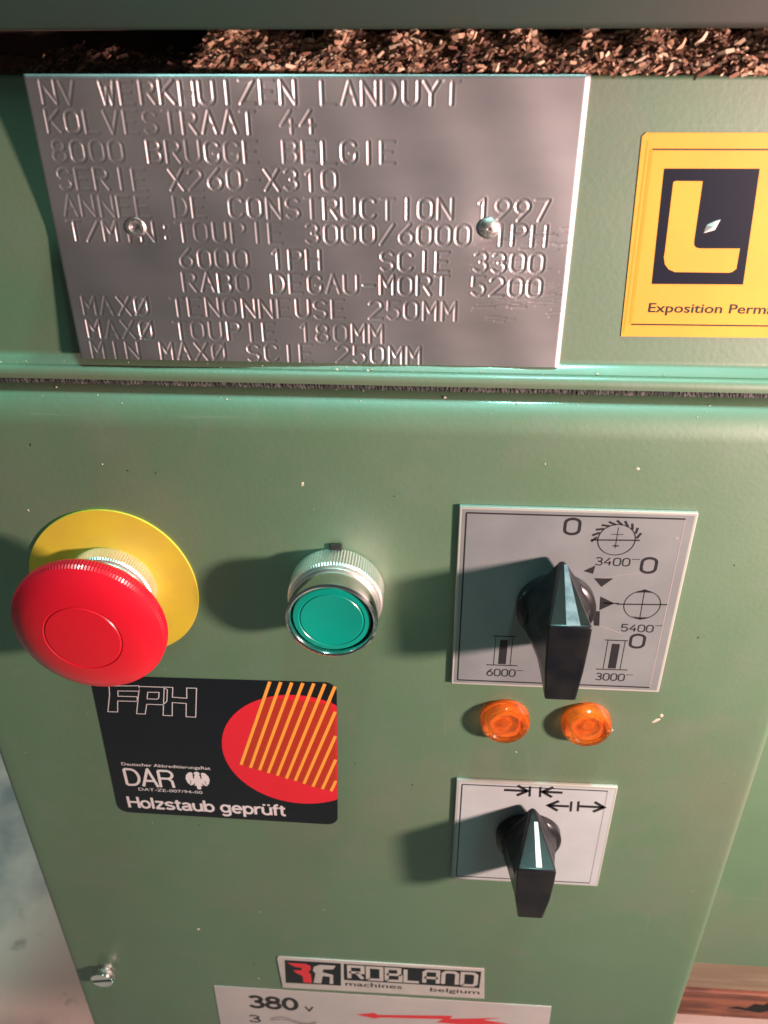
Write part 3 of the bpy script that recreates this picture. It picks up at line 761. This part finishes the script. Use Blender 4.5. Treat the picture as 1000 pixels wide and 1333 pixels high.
# ================================================================== INDICATOR LAMPS
def lamp(cx, cz, label):
    t = thing('indicator_lamp', label, 'indicator lamp', (cx, 0, cz), 'amber indicator lamps under the large switch')
    a = t['o']
    lathe('lens', [(0, .05), (9.1, .05), (9.2, 2.6), (8.9, 4.3), (8.1, 5.4), (7.3, 5.7), (6.5, 5.6), (5.9, 4.9), (5.0, 4.8), (4.0, 5.0), (2, 5.2), (0, 5.25)], cx, cz, AMBER, t, 0, 64, a)
    lathe('lamp_core', [(8.2, .1), (8.0, .9), (6.0, .7), (5.6, 2.6), (4.9, 2.6), (4.4, .6), (2.4, .5), (1.8, 2.7), (0, 3.0)], cx, cz, AMBERCORE, t, 0, 48, a)
    return t
lamp(28.9, -237.6, 'left amber indicator lamp below the large switch')
tr = lamp(58.9, -237.4, 'right amber indicator lamp below the large switch, chipped at its lower right')
mesh_obj('broken_flange', [(66.6, -.1, -238.4), (69.8, -.1, -242), (66.4, -.1, -243.4), (66.4, -1.9, -239), (68.9, -1.0, -241.8), (66.2, -1.8, -242.8)],
         [(0, 1, 4, 3), (1, 2, 5, 4), (3, 4, 5), (2, 0, 3, 5), (0, 2, 1)], AMBER, tr, org=tr['o'])

# ================================================================== FPH STICKER
fs = thing('dust_test_sticker', 'black sticker with red disc and orange stripes reading Holzstaub geprüft', 'sticker', (-82, 0, -264))
f0 = fs['o']
def rounded(p, r, n=6):
    out = []
    m = len(p)
    for i in range(m):
        a, b, c = (np.array(p[i - 1], float), np.array(p[i], float), np.array(p[(i + 1) % m], float))
        u = (a - b) / np.linalg.norm(a - b); w_ = (c - b) / np.linalg.norm(c - b)
        for k in range(n + 1):
            t = k / n
            out.append(tuple((b + u * r) * (1 - t) ** 2 + 2 * t * (1 - t) * (b + u * r * .15 + w_ * r * .15) + (b + w_ * r) * t ** 2))
    return out
SC = [(-130.0, -302.9), (-36.3, -304.4), (-33.9, -223.6), (-127.6, -225.0)]
slab_poly('sticker_sheet', rounded(SC, 4.2), 0, .22, STBLACK, fs, f0)
ys = -.22
def xr_(z): return -33.9 - (-223.6 - z) * (2.4 / 80.8)
CX, CZ, CR = -50.2, -261.2, 30.6
pts = []
for k in range(121):
    a = 2 * PI * k / 120
    x, z = CX + CR * math.cos(a), CZ + CR * math.sin(a)
    x = min(x, xr_(z) - .05); pts.append((x, z))
qd = Flat(ys - .04); qd.poly(pts[:-1]); qd.build('red_disc', STRED, fs, f0)
qs = Flat(ys - .10); qi = Flat(ys - .07)
tops = [-58.7, -54.3, -50.2, -46.2, -42.1, -38.2]; bots = [(-74.1, -270.1), (-70.4, -271.6), (-66.8, -272.7), (-63.4, -274.2), (-59.8, -275.5), (-56.2, -277.0), (-52.7, -278.1), (-49.2, -279.6), (-45.6, -281.1), (-41.8, -282.3), (-38.3, -283.3)]
def clipr(a, b):
    # end the stripe at the sticker's right edge
    if b[0] <= xr_(b[1]) - .3: return b
    t0, t1 = 0., 1.
    for _ in range(30):
        t = (t0 + t1) / 2; x, z = a[0] + (b[0] - a[0]) * t, a[1] + (b[1] - a[1]) * t
        if x > xr_(z) - .6: t1 = t
        else: t0 = t
    return (a[0] + (b[0] - a[0]) * t0, a[1] + (b[1] - a[1]) * t0)
ends = []
for i, b in enumerate(bots):
    tx = -58.9 + i * 4.12
    e = clipr(b, (tx, -224.3)); ends.append((b, e))
    qs.stroke([b, e], 1.25)
for i in range(len(ends) - 1):
    (b, e), (b2, e2) = ends[i], ends[i + 1]
    qq = []
    for t in np.linspace(0, 1, 12):
        p = np.array(b) * (1 - t) + np.array(e) * t
        qq.append((p, np.array(b2) * (1 - t) + np.array(e2) * t))
    for (p, r), (p2, r2) in zip(qq[:-1], qq[1:]):
        mid = (p + r + p2 + r2) / 4
        if np.hypot(mid[0] - CX, mid[1] - CZ) < CR - .6: qi.poly([tuple(p), tuple(r), tuple(r2), tuple(p2)])
qi.build('deep_red_bands', STDRED, fs, f0)
so = qs.build('orange_stripes', STORG, fs, f0)
# outlined initials
q = Flat(ys - .06)
lw = .32
F_ = [(-123.9, -243.6), (-121.6, -234.5), (-121.0, -229.9), (-109.4, -229.2), (-109.6, -232.0), (-118.0, -232.3), (-118.4, -235.1), (-111.0, -234.9), (-111.2, -237.4), (-119.0, -237.6), (-120.0, -243.5)]
q.stroke(F_, lw, True)
P_ = [(-112.6, -244.0), (-109.2, -229.5), (-100.0, -229.4), (-98.6, -230.6), (-99.6, -236.6), (-101.4, -238.6), (-107.8, -238.7), (-109.2, -244.0)]
q.stroke([(-107.2, -235.8), (-106.4, -232.3), (-102.0, -232.2), (-102.6, -235.2), (-103.4, -235.8)], lw, True)
q.stroke(P_, lw, True)
H_ = [(-102.2, -244.3), (-99.6, -229.3), (-96.3, -229.3), (-97.2, -234.4), (-91.6, -234.6), (-91.0, -229.3), (-87.2, -229.2), (-89.4, -244.5), (-93.2, -244.5), (-92.2, -237.4), (-97.6, -237.2), (-98.6, -244.3)]
q.stroke(H_, lw, True)
q.build('outlined_initials', PRWHITE, fs, f0)
yt = ys - .06
text('lettering', 'Deutscher AkkreditierungsRat', -123.6, -274.3, -87.0, -272.0, yt, PRWHITE, fs, f0, off=.006, rot=-.008)
q = Flat(yt); write(q, 'DAR', -123.9, -285.9, -102.7, 10.6, 1.2); q.build('lettering', PRWHITE, fs, f0)
text('lettering', 'DAT-ZE-007/94-00', -118.9, -288.6, -92.0, -286.9, yt, PRWHITE, fs, f0, off=0, rot=-.01)
q = Flat(yt); write(q, 'Holzstaub gepr\u00fcft', -125.0, -299.6, -57.9, 6.9, 1.16, -.008); q.build('lettering', PRWHITE, fs, f0)
# small heraldic eagle
q = Flat(yt)
ex, ez = -93.0, -280.2
half = [(0, 4.9), (.9, 4.6), (1.3, 3.6), (.8, 2.9), (1.2, 2.0), (2.0, 4.4), (3.4, 4.2), (4.6, 2.4), (5, .2), (4.4, -2.4), (3.2, -4.0), (2.2, -3.4), (1.4, -2.0), (1.7, -4.2), (.9, -3.8), (.8, -6), (0, -6.3)]
pts = [(ex + a, ez + b * .95) for a, b in half] + [(ex - a, ez + b * .95) for a, b in half[-2:0:-1]]
q.poly(pts)
q.build('eagle_emblem', PRWHITE, fs, f0)
q = Flat(yt - .05)
for sx in (-1, 1):
    q.stroke([(ex + sx * 1.6, ez + 3.0), (ex + sx * 1.5, ez + .6)], .45); q.stroke([(ex + sx * 2.9, ez - .6), (ex + sx * 3.3, ez - 3.0)], .2)
q.build('emblem_gaps', STBLACK, fs, f0)

# ================================================================== MAKER LABEL AND VOLTAGE LABEL
rb = thing('maker_label', 'small grey and black maker label reading ROBLAND machines belgium', 'label', (-19, 0, -417))
r0 = rb['o']
slab_poly('label_sheet', [(-68.3, -431.0), (32.0, -430.0), (30.5, -404.2), (-68.6, -404.0), (-69.4, -405.4)], 0, .6, LOGOGREY, rb, r0, .15)
yr = -.6
q = Flat(yr - .05)
q.poly([(-65.6, -406.3), (-38.2, -406.4), (-38.8, -425.9), (-66.4, -426.2)])
q.poly([(-36.9, -406.5), (29.3, -406.3), (29.1, -420.7), (-37.1, -420.6)])
q.build('black_fields', STBLACK, rb, r0)
q = Flat(yr - .11)
q.poly([(-64.6, -408.4), (-55.6, -408.4), (-53.2, -410.0), (-53.2, -413.2), (-54.6, -415.2), (-53.4, -417.0), (-53.2, -424.9), (-57.4, -424.9), (-57.6, -419.2), (-60.6, -417.0), (-62.0, -414.6), (-57.6, -414.2), (-57.8, -412.0), (-61.0, -411.6)])
q.build('red_letter', LRED, rb, r0)
q = Flat(yr - .11)
q.poly([(-40.8, -408.6), (-48.6, -408.5), (-51.6, -410.6), (-52.2, -414.0), (-51.0, -416.4), (-52.4, -424.7), (-48.6, -424.8), (-47.6, -418.2), (-44.0, -418.4), (-44.4, -424.6), (-42.6, -424.6), (-42.4, -416.6), (-47.4, -415.0), (-47.2, -412.4), (-42.2, -411.8)])
q.build('grey_letter', LOGOGREY, rb, r0)
q = Flat(yr - .11)
blk = {'R': [[(0, 0), (0, 6), (4, 6), (4, 3), (0, 3)], [(2.2, 3), (4, 0)]], 'O': [[(0, 0), (0, 6), (4, 6), (4, 0), (0, 0)]], 'B': [[(0, 0), (0, 6), (3.7, 6), (3.7, 3.1), (0, 3.1)], [(3.7, 3.1), (4.1, 2.8), (4.1, 0), (0, 0)]],
       'L': [[(0, 6), (0, 0), (4, 0)]], 'A': [[(0, 0), (0, 5.2), (.8, 6), (4, 6), (4, 0)], [(0, 2.6), (4, 2.6)]], 'N': [[(0, 0), (0, 5.2), (.8, 6), (3.2, 6), (4, 5.2), (4, 0)]], 'D': [[(0, 0), (0, 6), (3.2, 6), (4, 5.2), (4, .8), (3.2, 0), (0, 0)]]}
for i, ch in enumerate('ROBLAND'):
    for stk in blk[ch]:
        q.stroke([(-34.4 + i * 9.15 + p[0] * 1.65, -418.6 + p[1] * 1.72) for p in stk], 1.95)
q.build('maker_name', LOGOGREY, rb, r0)
text('lettering', 'machines', -36.6, -425.6, -8.6, -421.8, yr - .05, INK, rb, r0, off=.01)
text('lettering', 'belgium', 5.2, -427.2, 29.4, -422.6, yr - .05, INK, rb, r0, off=.01)

vl = thing('voltage_label', 'pale voltage label reading 380 v with a red lightning arrow, at the bottom edge', 'label', (-19, 0, -460))
v0 = vl['o']
slab_poly('label_sheet', [(-104.5, -492), (66.5, -492), (65.2, -433.9), (-103.6, -433.7)], 0, .35, VOLT, vl, v0, .08)
yv = -.35
q = Flat(yv - .05); write(q, '380', -87.3, -451.8, -61.2, 11.3, 2.3); q.build('lettering', INK, vl, v0)
q = Flat(yv - .05); write(q, 'v', -58.3, -452.0, -53.7, 6.2, 1.0); q.build('lettering', INK, vl, v0)
q = Flat(yv - .05); write(q, '3', -88.8, -466, -81.6, 7.0, 1.1); q.build('lettering', INK, vl, v0)
q = Flat(yv - .05)
for dz, k in ((0, 1), (-1.6, .8)):
    q.stroke([(-77 + 24 * t, -461.6 + dz + 2.4 * k * math.sin(t * 2 * PI)) for t in np.linspace(0, 1, 24)], .45)
q.build('wave_sign', INK, vl, v0)
q = Flat(yv - .05)
q.poly([(-32.0, -452.2), (-22.8, -449.5), (-20.5, -451.2), (10.0, -448.3), (17.2, -447.8), (15.8, -450.7), (41.5, -446.8), (32.5, -449.9), (46.0, -451.9), (24.5, -455.6), (9.0, -454.9), (12.6, -451.4), (-19.6, -453.6), (-22.4, -455.1)])
q.build('red_lightning_arrow', LRED, vl, v0)

# ================================================================== SCREW
sc = thing('cabinet_screw', 'slotted cheese-head screw at the lower left of the cabinet front', 'screw', (-159, 0, -427))
k0 = sc['o']
lathe('washer', [(0, 0), (4.2, 0), (4.2, .8), (3.2, 1.0), (3, 2.6), (0, 2.6)], -157.6, -424.8, RIVET, sc, 0, 32, k0)
n = 40; R_ = 5.6; H0, H1 = 2.6, 6.2
# head with a cut slot: two half discs and the core below
an = math.radians(12)
for sgn in (-1, 1):
    pts = []
    for i in range(n // 2 + 1):
        a = math.asin(.75 / R_) + (PI - 2 * math.asin(.75 / R_)) * i / (n // 2)
        pts.append((R_ * math.cos(a), sgn * R_ * math.sin(a)))
    pts = [(-157.6 + x * math.cos(an) - z * math.sin(an), -424.8 + x * math.sin(an) + z * math.cos(an)) for x, z in pts]
    slab_poly('head_half', pts, -4.4, H1 - 4.4, CHROME, sc, k0, .35)
lathe('head_core', [(0, 2.6), (5.2, 2.6), (5.6, 3.0), (5.6, 4.4), (0, 4.4)], -157.6, -424.8, RIVET, sc, 0, 40, k0)

# ================================================================== SAWDUST
def heap(x):
    a = .74 + .24 * math.sin(x * .13 + 1) * math.sin(x * .047) + .18 * math.sin(x * .39)
    if x < -64: a *= .35
    if -66 < x < -50: a += .2
    return max(a, .08)
v, f = [], []
nxh, nyh = 420, 16
for i in range(nxh):
    x = -178 + 330 * i / (nxh - 1)
    for j in range(nyh):
        t = j / (nyh - 1)
        hh = heap(x) * 9.5 * t ** .6 + random.uniform(-.35, .35) * (t > 0)
        v.append((x, 11.4 + 28 * t, -22.9 + max(hh, 0) + .05))
for i in range(nxh - 1):
    for j in range(nyh - 1): f.append((i * nyh + j, (i + 1) * nyh + j, (i + 1) * nyh + j + 1, i * nyh + j + 1))
o = mesh_obj('sawdust_bed', v, f, DUST, None, smooth=True, org=(0, 25, -20)); o['label'] = 'dark packed sawdust bed in the slot under the rail'; o['category'] = 'sawdust'; o['kind'] = 'stuff'
# loose shavings
NCH = 30000
verts, faces, tones = [], [], []
pal = np.array([[.42, .23, .145], [.56, .34, .22], [.26, .12, .075], [.13, .06, .04], [.06, .03, .02], [.72, .54, .38]])
clumps = [(random.uniform(-64, 84), random.uniform(0.1, .9), random.uniform(3, 8)) for _ in range(34)] + [(-98, .55, 3.5), (-90, .4, 2.5), (-105, .6, 2.5), (-55, .6, 6), (-48, .6, 6)]
cnt = 0
while cnt < NCH:
    if random.random() < .62:
        c = random.choice(clumps); x = random.gauss(c[0], c[2]); t = min(max(random.gauss(c[1], .16), 0), 1); up_ = abs(random.gauss(0, 1.1)); br = 1
    else:
        x = random.uniform(-110, 110) if random.random() < .8 else random.uniform(-50, 150); t = random.random(); up_ = abs(random.gauss(0, .4)); br = 0
    if x < -66 and random.random() < .80: continue
    if x > 60 and random.random() < .25: continue
    z = -22.8 + heap(x) * 9.5 * t ** .6 + up_; y = 10.8 + 26 * t
    if z > -13.4: z = -13.4 - random.random() * 2.5
    L = random.choice([.6, .9, 1.3, 2.0, 2.8, 3.6]) * random.uniform(.7, 1.3)
    if random.random() < .015: L = random.uniform(4, 7)
    wdt = L * random.uniform(.10, .30) + .08
    if L > 3.5: wdt = random.uniform(.5, .9)
    d = np.array([random.gauss(.9, .4), random.gauss(0, .5), random.gauss(.45, .45)]); d /= np.linalg.norm(d)
    u = np.cross(d, np.array([random.gauss(0, .5), -1, random.gauss(.6, .5)])); u /= np.linalg.norm(u) + 1e-6
    nrm = np.cross(u, d)
    p = np.array([x, y, z])
    b = len(verts)
    for s0, cv in ((-.5, 0), (0, .16), (.5, 0)):
        q0 = p + d * L * s0 + nrm * cv * L
        ww = wdt * (.5 if s0 else .62)
        verts += [q0 + u * ww, q0 - u * ww]
    faces += [(b, b + 1, b + 3, b + 2), (b + 2, b + 3, b + 5, b + 4)]
    k = random.choices(range(6), [3, 3, 2.2, 1.2, .6, 1.4] if br else [.8, .4, 2, 3, 3, .15])[0]
    if x < -68: k = random.choice([3, 4, 4, 2])  # left end: dark tones stand in for the shade there
    tone = pal[k] * random.uniform(.8, 1.15)
    tones += [tone] * 6
    cnt += 1
o = mesh_obj('sawdust_shavings', verts, faces, CHIP, None, org=(0, 25, -18)); o['label'] = 'brown and pale wood shavings heaped in the slot above the nameplate'; o['category'] = 'sawdust'; o['kind'] = 'stuff'
at = o.data.color_attributes.new('tone', 'FLOAT_COLOR', 'POINT')
arr = np.ones((len(tones), 4), np.float32); arr[:, :3] = np.array(tones); at.data.foreach_set('color', arr.ravel())

# ================================================================== FLOOR AND BOARDS BEHIND
fl = mesh_obj('floor', [(-3000, -1500, 0), (3000, -1500, 0), (3000, 3000, 0), (-3000, 3000, 0)], [(0, 1, 2, 3)], CONC, None, org=(0, 0, 0))
fl.location.z = 0.0
fl['kind'] = 'structure'
t = thing('wooden_board', 'pale brown wooden board directly below the machine body at lower right', 'board', (250, 40, -452))
box('board_face', 100, 420, 24, 52, -452.5, -409, WOODP, t, t['o'], 1.0)
t = thing('rough_wooden_board', 'rough red-brown wooden board with a dark spiky mark at the lower right corner', 'board', (250, 40, -480))
box('board_face', 90, 420, 22.5, 52, -476, -453, WOODR, t, t['o'], .8)
g = mesh_obj('dark_mark', [(x, 22.3, z) for x, z in ((162, -466.5), (168, -464.6), (173, -465.4), (176, -461.0), (181, -461.6), (185, -455.4), (240, -455.6), (240, -466), (205, -464.6), (196, -468.5), (186, -465.6), (180, -469.2), (170, -467.2))],
             [tuple(range(13))], BLACKM, t, org=t['o'])  # flat black spiky patch just in front of the board face
t = thing('pale_board', 'pale pinkish board edge at the very bottom right', 'board', (250, 40, -500))
box('board_face', 95, 420, 23, 52, -540, -486, PALEB, t, t['o'], .6)

# ------------------------------------------------------------------ prints belong to the sheet they are printed on
for root, sheet in ((ls, 'sticker_sheet'), (fs, 'sticker_sheet'), (rb, 'label_sheet'), (vl, 'label_sheet'), (s1, 'dial_plate'), (s2, 'dial_plate')):
    kids = list(root.children)
    sh = [k for k in kids if k.name.split('.')[0] == sheet][0]
    for k in kids:
        if k is not sh and k.name.split('.')[0] not in ('round_base', 'lever', 'pointer_or_highlight'): k.parent = sh
for root in (s1, s2):
    kids = list(root.children)
    lv = [k for k in kids if k.name.startswith('lever')][0]
    for k in kids:
        if k.name.startswith('pointer_or_highlight'): k.parent = lv
